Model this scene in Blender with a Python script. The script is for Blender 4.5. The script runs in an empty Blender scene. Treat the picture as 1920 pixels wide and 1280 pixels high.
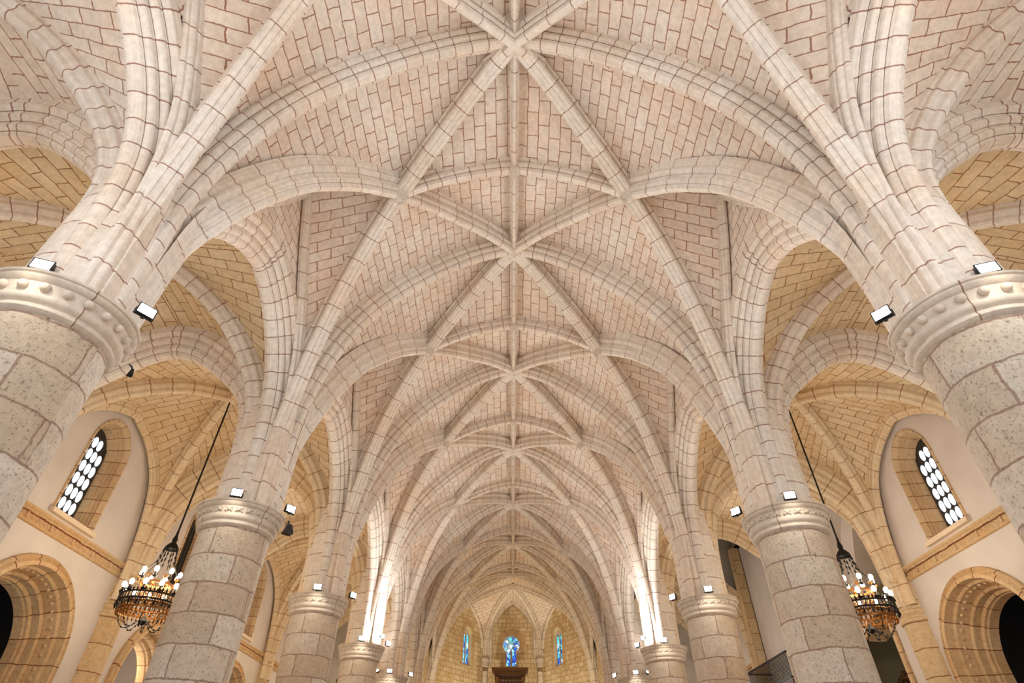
import bpy, math, random
from mathutils import Vector as V, Matrix
random.seed(4)
H = 12.0          # metres from the lens to the keystones
EYE = 1.6
def W(p): return V((p[0]*H, p[1]*H, p[2]*H+EYE))
C = bpy.context.scene.collection
sc = bpy.context.scene
BAY = .4656
def D(k): return .025 if k < 0 else .3956+BAY*k
XC = .434         # column axis
XA = .425         # plane of the arcade arches
XW = .885         # aisle wall face

# ------------------------------------------------------------------ materials
def nodes(name):
    m = bpy.data.materials.new(name); m.use_nodes = True
    nt = m.node_tree; b = nt.nodes['Principled BSDF']
    return m, nt, b
def rgb(r, g, b):
    f = lambda c: (c/255/12.92) if c/255 <= .04045 else ((c/255+.055)/1.055)**2.4
    return (f(r), f(g), f(b), 1)
def N(nt, t, **kw):
    n = nt.nodes.new(t)
    for k, v in kw.items(): setattr(n, k, v)
    return n
def mixc(nt, fac, a, b, mode='MIX'):
    n = N(nt, 'ShaderNodeMix', data_type='RGBA', blend_type=mode)
    if isinstance(fac, (int, float)): n.inputs[0].default_value = fac
    else: nt.links.new(fac, n.inputs[0])
    for i, s in ((6, a), (7, b)):
        if isinstance(s, tuple): n.inputs[i].default_value = s
        else: nt.links.new(s, n.inputs[i])
    return n.outputs[2]
def ramp(nt, src, lo, hi, a=(0,0,0,1), b=(1,1,1,1)):
    r = N(nt, 'ShaderNodeValToRGB'); nt.links.new(src, r.inputs[0])
    r.color_ramp.elements[0].position = lo; r.color_ramp.elements[1].position = hi
    r.color_ramp.elements[0].color = a; r.color_ramp.elements[1].color = b
    return r.outputs[0]
def stone(name, c1, c2, mortar, bw, rh, ms, wob=.035, stain=None, stain_amt=.5, pits=0, offset=.5, bump=.25, rough=.9, squash=1.0, streak=0):
    m, nt, b = nodes(name); L = nt.links
    uv = N(nt, 'ShaderNodeUVMap', uv_map='UVMap')
    tc = N(nt, 'ShaderNodeTexCoord')
    nz = N(nt, 'ShaderNodeTexNoise'); nz.inputs['Scale'].default_value = 3.2; nz.inputs['Detail'].default_value = 3
    L.new(uv.outputs[0], nz.inputs['Vector'])
    sub = N(nt, 'ShaderNodeVectorMath', operation='SUBTRACT'); L.new(nz.outputs['Color'], sub.inputs[0]); sub.inputs[1].default_value = (.5, .5, .5)
    scl = N(nt, 'ShaderNodeVectorMath', operation='SCALE'); L.new(sub.outputs[0], scl.inputs[0]); scl.inputs['Scale'].default_value = wob*2
    add = N(nt, 'ShaderNodeVectorMath', operation='ADD'); L.new(uv.outputs[0], add.inputs[0]); L.new(scl.outputs[0], add.inputs[1])
    nf = N(nt, 'ShaderNodeTexNoise'); nf.inputs['Scale'].default_value = 14; nf.inputs['Detail'].default_value = 3
    L.new(uv.outputs[0], nf.inputs['Vector'])
    sf = N(nt, 'ShaderNodeVectorMath', operation='SUBTRACT'); L.new(nf.outputs['Color'], sf.inputs[0]); sf.inputs[1].default_value = (.5, .5, .5)
    s2 = N(nt, 'ShaderNodeVectorMath', operation='SCALE'); L.new(sf.outputs[0], s2.inputs[0]); s2.inputs['Scale'].default_value = min(.03, wob)
    ad2 = N(nt, 'ShaderNodeVectorMath', operation='ADD'); L.new(add.outputs[0], ad2.inputs[0]); L.new(s2.outputs[0], ad2.inputs[1]); add = ad2
    br = N(nt, 'ShaderNodeTexBrick', offset=offset, squash=squash, squash_frequency=3)
    L.new(add.outputs[0], br.inputs['Vector'])
    for k, v in (('Color1', c1), ('Color2', c2), ('Mortar', mortar), ('Scale', 1.0), ('Mortar Size', ms), ('Mortar Smooth', .35), ('Bias', 0.0), ('Brick Width', bw), ('Row Height', rh)):
        br.inputs[k].default_value = v
    col = br.outputs['Color']
    n2 = N(nt, 'ShaderNodeTexNoise'); n2.inputs['Scale'].default_value = .55; n2.inputs['Detail'].default_value = 5; n2.inputs['Roughness'].default_value = .65
    L.new(tc.outputs['Object'], n2.inputs['Vector'])
    if stain:
        f = ramp(nt, n2.outputs['Fac'], .42, .72, (0,0,0,1), (stain_amt,)*3+(1,))
        col = mixc(nt, f, col, stain, 'MULTIPLY')
    n3 = N(nt, 'ShaderNodeTexNoise'); n3.inputs['Scale'].default_value = 9; n3.inputs['Detail'].default_value = 8; n3.inputs['Roughness'].default_value = .7
    L.new(tc.outputs['Object'], n3.inputs['Vector'])
    col = mixc(nt, .8, col, ramp(nt, n3.outputs['Fac'], .3, .7, (.74,.72,.70,1), (1.1,1.09,1.07,1)), 'MULTIPLY')
    if streak:
        mp = N(nt, 'ShaderNodeVectorMath', operation='MULTIPLY'); L.new(uv.outputs[0], mp.inputs[0]); mp.inputs[1].default_value = (26, .35, 1)
        ns = N(nt, 'ShaderNodeTexNoise'); ns.inputs['Scale'].default_value = 1; ns.inputs['Detail'].default_value = 4; L.new(mp.outputs[0], ns.inputs['Vector'])
        col = mixc(nt, streak, col, ramp(nt, ns.outputs['Fac'], .34, .62, (.66,.60,.60,1), (1.06,1.06,1.06,1)), 'MULTIPLY')
    hsrc = N(nt, 'ShaderNodeMath', operation='MULTIPLY_ADD'); L.new(br.outputs['Fac'], hsrc.inputs[0]); hsrc.inputs[1].default_value = -1.0; 
    hn = N(nt, 'ShaderNodeMath', operation='MULTIPLY'); L.new(n3.outputs['Fac'], hn.inputs[0]); hn.inputs[1].default_value = .45
    L.new(hn.outputs[0], hsrc.inputs[2])
    h = hsrc.outputs[0]
    if pits:
        vo = N(nt, 'ShaderNodeTexNoise'); vo.inputs['Scale'].default_value = 30; vo.inputs['Detail'].default_value = 4; vo.inputs['Roughness'].default_value = .75
        L.new(tc.outputs['Object'], vo.inputs['Vector'])
        pf = ramp(nt, vo.outputs['Fac'], .56, .66)
        col = mixc(nt, pf, col, (.56,.49,.42,1), 'MULTIPLY')
        hp = N(nt, 'ShaderNodeMath', operation='MULTIPLY_ADD'); L.new(pf, hp.inputs[0]); hp.inputs[1].default_value = -.8*pits; L.new(h, hp.inputs[2]); h = hp.outputs[0]
    L.new(col, b.inputs['Base Color']); b.inputs['Roughness'].default_value = rough
    b.inputs['Specular IOR Level'].default_value = .2
    bp = N(nt, 'ShaderNodeBump'); bp.inputs['Strength'].default_value = bump; bp.inputs['Distance'].default_value = .03
    L.new(h, bp.inputs['Height']); L.new(bp.outputs[0], b.inputs['Normal'])
    return m
def plain(name, col, rough=.6, metal=0, emit=None, es=0, noise=0):
    m, nt, b = nodes(name)
    b.inputs['Base Color'].default_value = col; b.inputs['Roughness'].default_value = rough; b.inputs['Metallic'].default_value = metal
    if emit: b.inputs['Emission Color'].default_value = emit; b.inputs['Emission Strength'].default_value = es
    if noise:
        tc = N(nt, 'ShaderNodeTexCoord'); n = N(nt, 'ShaderNodeTexNoise'); n.inputs['Scale'].default_value = 1.2; n.inputs['Detail'].default_value = 6
        nt.links.new(tc.outputs['Object'], n.inputs['Vector'])
        c = mixc(nt, noise, col, ramp(nt, n.outputs['Fac'], .3, .7, (.72,.68,.64,1), (1.1,1.1,1.1,1)), 'MULTIPLY')
        nt.links.new(c, b.inputs['Base Color'])
    return m
PEACH = (1.0, .80, .62, 1)
M = {}
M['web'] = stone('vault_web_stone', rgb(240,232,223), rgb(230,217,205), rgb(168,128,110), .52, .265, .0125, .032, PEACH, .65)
M['rib'] = stone('rib_stone', rgb(238,231,222), rgb(229,219,207), rgb(168,132,120), 100, .36, .0115, .024, PEACH, .6, bump=.2, streak=.25)
M['rib_long'] = stone('diagonal_rib_stone', rgb(238,231,222), rgb(228,218,206), rgb(168,132,120), 100, .58, .0115, .024, PEACH, .55, bump=.2, streak=.25)
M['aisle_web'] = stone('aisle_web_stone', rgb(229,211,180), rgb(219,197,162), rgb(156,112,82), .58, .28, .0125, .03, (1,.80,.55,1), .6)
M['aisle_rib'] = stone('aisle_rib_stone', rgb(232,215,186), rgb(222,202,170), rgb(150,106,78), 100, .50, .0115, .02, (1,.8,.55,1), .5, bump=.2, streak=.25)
M['arch_wall'] = stone('portal_stone', rgb(212,184,146), rgb(198,168,128), rgb(130,84,56), 100, .50, .012, .02, (1,.74,.5,1), .6, pits=.3)
M['frame'] = stone('window_frame_stone', rgb(212,186,150), rgb(198,170,132), rgb(126,82,56), 100, .36, .011, .02, (1,.74,.5,1), .6)
M['pier'] = stone('aisle_pier_stone', rgb(218,194,158), rgb(204,178,140), rgb(146,102,74), 3.0, .62, .014, .03, (1,.78,.55,1), .6, pits=.5)
M['column'] = stone('coral_stone_drums', rgb(220,213,204), rgb(196,180,160), rgb(166,142,130), .95, .47, .014, .035, (1,.84,.68,1), .7, pits=1.0, bump=.45)
M['capital'] = stone('capital_stone', rgb(216,206,195), rgb(206,193,180), rgb(150,120,105), 1.3, 50, .010, .015, (1,.88,.76,1), .5, bump=.15)
M['rubble'] = stone('apse_rubble_stone', rgb(236,222,192), rgb(212,190,150), rgb(158,128,94), .50, .28, .014, .08, (1,.84,.62,1), .5, squash=.6)
M['plaster'] = plain('white_plaster', rgb(212,202,194), .9, noise=.35)
M['floor'] = stone('floor_slabs', rgb(206,192,172), rgb(190,176,156), rgb(120,100,86), .8, .8, .01, .005, offset=0, bump=.05, rough=.5)
M['iron'] = plain('black_iron', (.012,.010,.009,1), .5, .6)
M['bronze'] = plain('aged_bronze', rgb(150,98,46), .38, .8)
M['housing'] = plain('lamp_housing', (.012,.012,.013,1), .5)
M['lens'] = plain('lamp_lens', (.9,.9,.9,1), .3, 0, (1,.985,.94,1), 45)
M['bulb'] = plain('bulb_glow', (1,.9,.7,1), .3, 0, (1,.84,.58,1), 40)
M['candle'] = plain('candle_sleeve', rgb(225,190,140), .5)
M['dark'] = plain('painted_shade_black', (.012,.010,.009,1), .95)  # near-black colour carries the shade of the unlit chapels; shell reuses it
M['chapel'] = plain('chapel_plaster', rgb(205,190,176), .9)
M['olive'] = plain('chapel_olive_plaster', rgb(150,138,110), .9, noise=.3)
M['glass_white'] = plain('alabaster_light', (.85,.9,.95,1), .25, 0, (.80,.90,1,1), 1.15)
M['lattice'] = plain('dark_window_lattice', (.035,.028,.022,1), .6)
M['sill'] = plain('sill_stone', rgb(228,206,178), .85, noise=.3)
M['gold'] = plain('dark_gilded_wood', rgb(96,62,28), .45, .3, noise=.6)
M['wood'] = plain('dark_carved_wood', rgb(58,34,20), .55, noise=.5)
M['curtain'] = plain('dark_red_curtain', rgb(84,10,16), .9)
M['greywall'] = plain('weathered_grey_plaster', rgb(176,170,162), .9, noise=.8)
def stained():
    m, nt, b = nodes('stained_glass'); L = nt.links
    tc = N(nt, 'ShaderNodeTexCoord'); vo = N(nt, 'ShaderNodeTexVoronoi'); vo.inputs['Scale'].default_value = 4.2
    L.new(tc.outputs['Object'], vo.inputs['Vector'])
    r = N(nt, 'ShaderNodeValToRGB'); sp = N(nt, 'ShaderNodeSeparateColor'); L.new(vo.outputs['Color'], sp.inputs[0]); L.new(sp.outputs[0], r.inputs[0])
    e = r.color_ramp; e.interpolation = 'CONSTANT'
    cs = [(0,(.02,.09,.55,1)),(.22,(.08,.35,.95,1)),(.42,(.25,.75,1,1)),(.6,(.75,.95,1,1)),(.74,(.03,.12,.6,1)),(.88,(.10,.60,.62,1)),(.975,(.05,.45,.75,1))]
    e.elements[0].position = 0; e.elements[0].color = cs[0][1]; e.elements[1].position = cs[1][0]; e.elements[1].color = cs[1][1]
    for p, c in cs[2:]: x = e.elements.new(p); x.color = c
    v2 = N(nt, 'ShaderNodeTexVoronoi', feature='DISTANCE_TO_EDGE'); v2.inputs['Scale'].default_value = 4.2; L.new(tc.outputs['Object'], v2.inputs['Vector'])
    lead = ramp(nt, v2.outputs['Distance'], .03, .06)
    c = mixc(nt, 1.0, r.outputs[0], lead, 'MULTIPLY')
    L.new(c, b.inputs['Emission Color']); b.inputs['Emission Strength'].default_value = 1.3
    b.inputs['Base Color'].default_value = (.02,.03,.06,1); b.inputs['Roughness'].default_value = .2
    return m
M['stained'] = stained()

# ------------------------------------------------------------------ mesh building
class MB:
    def __init__(s): s.v = []; s.f = []; s.uv = []
    def face(s, idx, uv=None): s.f.append(idx); s.uv.append(uv or [(0, 0)]*len(idx))
    def grid(s, rows, uvs=None, flip=False, wrap=False):
        n = len(rows[0]); o = len(s.v)
        for r in rows: s.v += [tuple(p) for p in r]
        for i in range(len(rows)-1):
            for j in range(n-1+(1 if wrap else 0)):
                j2 = (j+1) % n
                q = [o+i*n+j, o+i*n+j2, o+(i+1)*n+j2, o+(i+1)*n+j]
                u = [uvs[i][j], uvs[i][j+1], uvs[i+1][j+1], uvs[i+1][j]] if uvs else None
                if flip: q.reverse(); u = u and u[::-1]
                s.face(q, u)
    def box(s, c, sz, rot=None):
        o = len(s.v); c = V(c)
        for z in (-1, 1):
            for y in (-1, 1):
                for x in (-1, 1):
                    p = V((x*sz[0]/2, y*sz[1]/2, z*sz[2]/2))
                    if rot: p = rot @ p
                    s.v.append(tuple(c+p))
        for q in ((0,2,3,1),(4,5,7,6),(0,1,5,4),(2,6,7,3),(0,4,6,2),(1,3,7,5)):
            fc = [o+i for i in q]; P = [V(s.v[i]) for i in fc]
            a = (P[1]-P[0]).length; b2 = (P[2]-P[1]).length
            s.face(fc, [(0,0),(a,0),(a,b2),(0,b2)])
    def lathe(s, c, prof, n=32, a0=0, a1=2*math.pi, axis=None):
        c = V(c); full = abs(a1-a0-2*math.pi) < 1e-6
        rows, uvs, acc = [], [], .7; ref = max(q[0] for q in prof)
        for i, (r, z) in enumerate(prof):
            if i: acc += math.hypot(r-prof[i-1][0], z-prof[i-1][1])
            row, ur = [], []
            for j in range(n+1):
                a = a0+(a1-a0)*j/n
                if not(full and j == n):
                    p = V((r*math.cos(a), r*math.sin(a), z))
                    if axis: p = axis @ p
                    row.append(c+p)
                ur.append((a*ref, acc))
            rows.append(row); uvs.append(ur)
        s.grid(rows, uvs, wrap=full)
    def tube(s, pts, r, n=6):
        pts = [V(p) for p in pts]; rows, uvs = [], []; L = 0
        for i, p in enumerate(pts):
            t = (pts[min(i+1, len(pts)-1)]-pts[max(i-1, 0)]).normalized()
            a = t.cross(V((0,0,1)) if abs(t.z) < .9 else V((1,0,0))).normalized(); b = t.cross(a)
            if i: L += (p-pts[i-1]).length
            rr = r[i] if isinstance(r, list) else r
            rows.append([p+(a*math.cos(2*math.pi*j/n)+b*math.sin(2*math.pi*j/n))*rr for j in range(n)])
            uvs.append([(j/n, L) for j in range(n+1)])
        s.grid(rows, uvs, wrap=True)
        o = len(s.v)-n*len(pts)
        s.face([o+j for j in range(n)]); s.face([o+n*(len(pts)-1)+j for j in range(n)][::-1])
    def ball(s, c, r, n=10, sq=(1,1,1)):
        c = V(c); m = max(4, n//2+1)
        s.lathe(c, [(max(1e-4, r*sq[0]*math.sin(math.pi*i/m)), -r*sq[2]*math.cos(math.pi*i/m)) for i in range(m+1)], n)
    def build(s, name, mat, parent=None, smooth=27):
        off = parent_world(parent) if parent else V((0, 0, 0))
        me = bpy.data.meshes.new(name)
        me.from_pydata([tuple(V(p)-off) for p in s.v], [], s.f)
        ul = me.uv_layers.new(name='UVMap')
        ul.data.foreach_set('uv', [c for f in s.uv for p in f for c in p])
        me.materials.append(M[mat] if isinstance(mat, str) else mat)
        if smooth: 
            me.shade_smooth(); me.set_sharp_from_angle(angle=math.radians(smooth))
        o = bpy.data.objects.new(name, me); C.objects.link(o)
        if parent: o.parent = parent
        return o
def parent_world(o):
    p = V(o.location)
    while o.parent: o = o.parent; p += V(o.location)
    return p
def thing(name, label, cat, loc=(0,0,0), group=None, kind=None):
    o = bpy.data.objects.new(name, None); C.objects.link(o); o.location = loc
    return tag(o, label, cat, group, kind)
def tag(o, label=None, cat=None, group=None, kind=None):
    if label: o['label'] = label
    if cat: o['category'] = cat
    if group: o['group'] = group
    if kind: o['kind'] = kind
    return o
def dup(root, loc, rz=0, label=None, group=None, sx=1):
    r = root.copy(); C.objects.link(r); r.location = loc; r.rotation_euler = (0, 0, rz)
    if label: r['label'] = label
    if group: r['group'] = group
    for ch in list(root.children):
        c = ch.copy(); C.objects.link(c); c.parent = r
        for g in list(ch.children):
            d = g.copy(); C.objects.link(d); d.parent = c
    return r

# ------------------------------------------------------------------ curves
def spline(pts, n=28, sm=3):
    P = [V(p) for p in pts]; P = [P[0]*2-P[1]]+P+[P[-1]*2-P[-2]]
    out = []
    for i in range(1, len(P)-2):
        for k in range(10):
            t = k/10; a, b, c, d = P[i-1:i+3]
            out.append(.5*((2*b)+(c-a)*t+(2*a-5*b+4*c-d)*t*t+(3*b-a-3*c+d)*t**3))
    out.append(P[-2])
    for _ in range(sm*4):
        out = [out[0]]+[(out[i-1]+out[i]*2+out[i+1])/4 for i in range(1, len(out)-1)]+[out[-1]]
    return resample(out, n)
def resample(P, n):
    L = [0]
    for i in range(1, len(P)): L.append(L[-1]+(P[i]-P[i-1]).length)
    out = []; j = 0
    for k in range(n+1):
        t = L[-1]*k/n
        while j < len(P)-2 and L[j+1] < t: j += 1
        d = L[j+1]-L[j]
        out.append(P[j].lerp(P[j+1], 0 if d == 0 else (t-L[j])/d))
    return out
def rz(base, direc, prof, n=28):
    """a curve given as (plan distance, height) from a springing point towards a plan direction; lens units"""
    d = V((direc[0], direc[1])).normalized()
    return spline([(base[0]+d.x*r, base[1]+d.y*r, z) for r, z in prof], n)
def frames(P, lat, apex=True):
    out = []
    for i, p in enumerate(P):
        t = (P[min(i+1, len(P)-1)]-P[max(i-1, 0)]).normalized()
        n = t.cross(lat).normalized(); out.append(n)
    if out[-1].z < 0: out = [-n for n in out]
    if apex: out[-1] = V((0, 0, 1))
    return out
def offset(P, lat, d, apex=True):
    return [p+n*d for p, n in zip(P, frames(P, lat, apex))]
def sweep(mb, P, lat, prof, apex=True, v0=0, fr=None):
    lat = V(lat).normalized(); fr = fr or frames(P, lat, apex)
    rows, uvs = [], []; acc = v0
    us = [50]
    for a, b in zip(prof, prof[1:]): us.append(us[-1]+math.hypot(a[0]-b[0], a[1]-b[1])*H)
    for i, p in enumerate(P):
        if i: acc += (p-P[i-1]).length*H
        rows.append([W(p+lat*w+fr[i]*d) for w, d in prof]); uvs.append([(u, acc) for u in us])
    mb.grid(rows, uvs); return acc
def roll(cx, cy, r, a0, a1, n=5):
    return [(cx+r*math.cos(math.radians(a0+(a1-a0)*i/n)), cy+r*math.sin(math.radians(a0+(a1-a0)*i/n))) for i in range(n+1)]
def nt_(w, d): return [(w+.0004, d+.0004), (w-.0013, d+.0026), (w-.0004, d-.0004)]
def mirror(half): return half+[(-w, d) for w, d in reversed(half)]
# rib profiles: (half width, height above the soffit)
P_TRANS = mirror([(.0245,.052),(.0245,.037),(.0215,.0345)]+roll(.0172,.0285,.0058,50,-75)+nt_(.0166,.0205)+roll(.0108,.0155,.0062,40,-80)+nt_(.0098,.0068)+[(.0083,.003),(.0065,.0010),(.0035,.0001)])
P_DIAG = mirror([(.0165,.056),(.0165,.043),(.0135,.040)]+roll(.0125,.0335,.0038,70,-60)+nt_(.0126,.0275)+[(.0128,.022),(.0120,.017)]+nt_(.0128,.0150)+[(.0135,.0125),(.0130,.0050),(.0100,.0015),(.0050,.0010),(.0045,.0022),(.0035,.0006)])
P_TIERC = mirror([(.0155,.056),(.0155,.045),(.0125,.042)]+roll(.0112,.0345,.0048,60,-65)+nt_(.0106,.0262)+[(.0098,.021)]+roll(.0080,.0155,.0040,50,-70)+nt_(.0080,.0085)+[(.0070,.004),(.0055,.0010),(.003,.0)])
P_RIDGE = mirror([(.0090,.048),(.0090,.026),(.0065,.0245),(.0065,.010),(.0048,.006),(.0024,.001),(.001,0)])
P_FORM = mirror([(.0125,.035),(.0125,.018),(.0100,.017)]+roll(.0075,.0115,.0042,50,-70)+[(.0055,.0062),(.0050,.002),(.003,0)])
P_FORM = [(w*.74, d) for w, d in P_FORM]
P_ARC = mirror([(.036,.062),(.036,.052)]+roll(.0305,.0465,.0058,50,-75)+nt_(.0286,.0370)+roll(.0225,.0310,.0062,45,-80)+nt_(.0206,.0230)+roll(.0150,.0165,.0062,40,-80)+nt_(.0135,.0085)+[(.0105,.0035),(.0065,.0010),(.003,.0001)])
P_ARC = [(w*.78, d) for w, d in P_ARC]
P_ATR = mirror([(.0300,.066),(.0300,.050)]+roll(.0255,.0425,.0058,50,-75)+nt_(.0240,.0335)+roll(.0180,.0275,.0060,45,-80)+nt_(.0166,.0198)+roll(.0118,.0125,.0055,40,-80)+nt_(.0104,.0056)+[(.0075,.0010),(.003,.0)])
P_ADIAG = mirror([(.0140,.040),(.0140,.026),(.0115,.024)]+roll(.0095,.0175,.0042,50,-75)+[(.0080,.0095),(.0080,.004),(.0055,.0005),(.003,0)])
# rib curves: (plan distance from the column axis, soffit height)
R_TRANS = [(.049,.352),(.050,.45),(.055,.555),(.079,.665),(.119,.758),(.172,.832),(.234,.892),(.314,.952),(.384,.987),(.434,1.0)]
R_DIAG = [(.049,.352),(.055,.44),(.065,.51),(.088,.585),(.116,.655),(.16,.738),(.2,.787),(.245,.833),(.29,.866),(.318,.885),(.40,.925),(.48,.955),(.55,.98),(.6365,.998)]
R_FORM = [(.043,.352),(.048,.48),(.064,.58),(.092,.655),(.158,.757),(.198,.82),(.2328,.885)]
R_ARC = [(.049,.352),(.053,.46),(.062,.53),(.083,.585),(.125,.634),(.178,.671),(.2328,.687)]
R_ATR = [(.049,.352),(.051,.46),(.063,.545),(.082,.588),(.122,.626),(.172,.664),(.207,.681),(.234,.686)]
R_WFORM = [(.038,.352),(.047,.48),(.072,.575),(.106,.627),(.165,.668),(.2328,.69)]
R_ADIAG = [(.049,.352),(.048,.47),(.052,.54),(.066,.585),(.089,.622),(.128,.666),(.18,.706),(.25,.732),(.3301,.737)]
R_ADIAGW = [(.049,.352),(.049,.45),(.055,.525),(.08,.585),(.12,.638),(.18,.685),(.25,.722),(.3301,.737)]
XB = XC+.234                        # aisle boss
DT, DD, DF, DA, DR = .040, .046, .018, .052, .036
def fan(A, B, uvf, off):
    """ruled vault surface between two extrados curves"""
    rows, uvs = [], []; acc = 0
    n = 6
    for i in range(len(A)):
        if i: acc += ((A[i]-A[i-1]).length+(B[i]-B[i-1]).length)*.5*H
        rows.append([W(A[i].lerp(B[i], j/n)) for j in range(n+1)])
        uvs.append([(abs(uvf(A[i].lerp(B[i], j/n))-uvf(A[i]))*H+off[0], acc+off[1]) for j in range(n+1)])
    return rows, uvs
def roff(): return (random.random()*5, random.random()*5)

def match(A, B):
    """points of B lying on the same masonry course as the points of A"""
    key = lambda p: .35*p.z-abs(p.x)
    B = resample(B, 160); kb = [key(p) for p in B]; out = []; j = 0
    for i, p in enumerate(A):
        k = key(p)
        while j < len(B)-2 and kb[j+1] < k: j += 1
        t = 0 if kb[j+1] == kb[j] else max(0, min(1, (k-kb[j])/(kb[j+1]-kb[j])))
        out.append(B[j].lerp(B[j+1], t))
    out[0] = B[0]; out[-1] = B[-1]
    return out
# ------------------------------------------------------------------ nave vaults
ORD = ['nearest', 'second', 'third', 'fourth', 'fifth', 'sixth', 'seventh', 'eighth']
def transverse(k):
    mb = MB(); lat = V((0, 1, 0))
    for s in (-1, 1): sweep(mb, rz((s*XC, D(k)), (-s, 0), R_TRANS), lat, P_TRANS)
    r = thing('transverse_arch', f'moulded transverse stone arch across the nave, {ORD[k]} from the camera', 'arch', W((0, D(k), 1.0)), 'transverse arches of the nave', 'structure')
    mb.build('arch_rib', 'rib', r)
    b = MB(); b.lathe(W((0, D(k), 1.0)), [(.001,-.035),(.10,-.04),(.16,-.03),(.21,.0),(.25,.06),(.34,.14),(.44,.26),(.50,.44),(.5,.6)], 20)
    b.build('boss', 'capital', r)
for k in range(0, 7): transverse(k)

def nave_bay(k):                     # bay between arches k-1 and k
    y0, y1 = D(k-1), D(k); ym = (y0+y1)/2
    root = thing('ceiling', f'brick-patterned nave vault with crossing ribs, bay {"overhead" if k==0 else "behind the "+ORD[k-1]+" transverse arch"}', 'vault', W((0, ym, 1.0)), 'nave vault bays', 'structure')
    web = MB()
    for s in (-1, 1):
        diag = {}
        for y, o in ((y0, y1), (y1, y0)):
            base = (s*XC, y); dr = V((-s*XC, o-y, 0)); lat = V((-dr.y, dr.x, 0)).normalized()
            P = rz(base, (dr.x, dr.y), R_DIAG, 52)
            mb = MB(); sweep(mb, P, lat, P_DIAG if y == y1 else P_TIERC, apex=False); mb.build('diagonal_rib', 'rib_long', root)
            diag[y] = offset(P, lat, DD, False)
            nN = min(range(len(P)), key=lambda i: abs(P[i].x-s*XC/2))
        N0 = (diag[y0][nN]+diag[y1][nN])/2; N0.x = s*XC/2; N0.y = ym
        for y in diag: diag[y][nN] = N0
        for y, o in ((y0, y1), (y1, y0)):
            base = (s*XC, y); E = diag[y]
            colN = resample(E[:nN+1], 24); crown = diag[o][nN:]
            T = offset(rz(base, (-s, 0), R_TRANS, 24), V((0, 1, 0)), DT)
            web.grid(*fan(T, match(T, E[:nN+1]+crown[1:]), lambda p: p.y, roff()))
            xf = s*.396
            F = rz((xf, y), (0, o-y), R_FORM, 24); FE = offset(F, V((1, 0, 0)), DF)
            web.grid(*fan(FE, colN, lambda p: p.x, roff()))
            fm = MB(); sweep(fm, F, V((1, 0, 0)), P_FORM); fm.build('wall_rib', 'rib_long', root)
            # crown triangle boss - N - M
            Nn = colN[-1]; Bs = T[-1]; Mm = V((0, ym, .972+DR))
            ridge = [Bs.lerp(Mm, i/12) for i in range(13)]; Nc = resample(list(reversed(resample(crown, 12))), 12)
            off = roff(); rows, uvs = [], []
            for i in range(13):
                rows.append([W(ridge[i].lerp(Nc[i], j/6)) for j in range(7)])
                uvs.append([(ridge[i].lerp(Nc[i], j/6).y*H+off[0], abs(ridge[i].lerp(Nc[i], j/6).x)*H*1.05+off[1]) for j in range(7)])
            web.grid(rows, uvs)
            # wall between arcade arch and wall rib
            A = offset(rz((s*XC, y), (0, o-y), R_ARC, 24), V((1, 0, 0)), .045)
            xl = s*.402; rows, uvs = [], []
            for i in range(25):
                a = V((xl, A[i].y, A[i].z)); b = V((xl, FE[i].y, FE[i].z))
                rows.append([W(a.lerp(b, j/4)) for j in range(5)]); uvs.append([(a.lerp(b, j/4).y*H, a.lerp(b, j/4).z*H) for j in range(5)])
            web.grid(rows, uvs)
        # liernes N-M
        P = [V((s*XC/2*(1-t), ym, .886+.087*t+.016*4*t*(1-t))) for t in [i/14 for i in range(15)]]
        mb = MB(); sweep(mb, P, V((0, 1, 0)), P_TIERC); mb.build('cross_rib', 'rib', root)
        b = MB(); b.lathe(W((s*XC/2, ym, .885)), [(.001,-.05),(.06,-.055),(.10,-.03),(.13,-.035),(.17,.02),(.19,.12),(.2,.3)], 16)
        for a in range(8): b.ball(W((s*XC/2, ym, .885))+V((.105*math.cos(a*.785), .105*math.sin(a*.785), -.035)), .03, 6)
        b.build('boss', 'capital', root)
    P = [V((0, y0+(y1-y0)*t, 1.0-.028*math.sin(math.pi*t)+.004)) for t in [i/20 for i in range(21)]]
    mb = MB(); sweep(mb, P, V((1, 0, 0)), P_RIDGE, apex=False); mb.build('ridge_rib', 'rib_long', root)
    b = MB(); c = W((0, ym, .970)); b.lathe(c, [(.001,-.02),(.05,-.03),(.07,-.01),(.10,-.02),(.15,.02),(.17,.2)], 16); b.build('boss', 'capital', root)
    web.build('web', 'web', root)
for k in range(0, 7): nave_bay(k)

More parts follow.
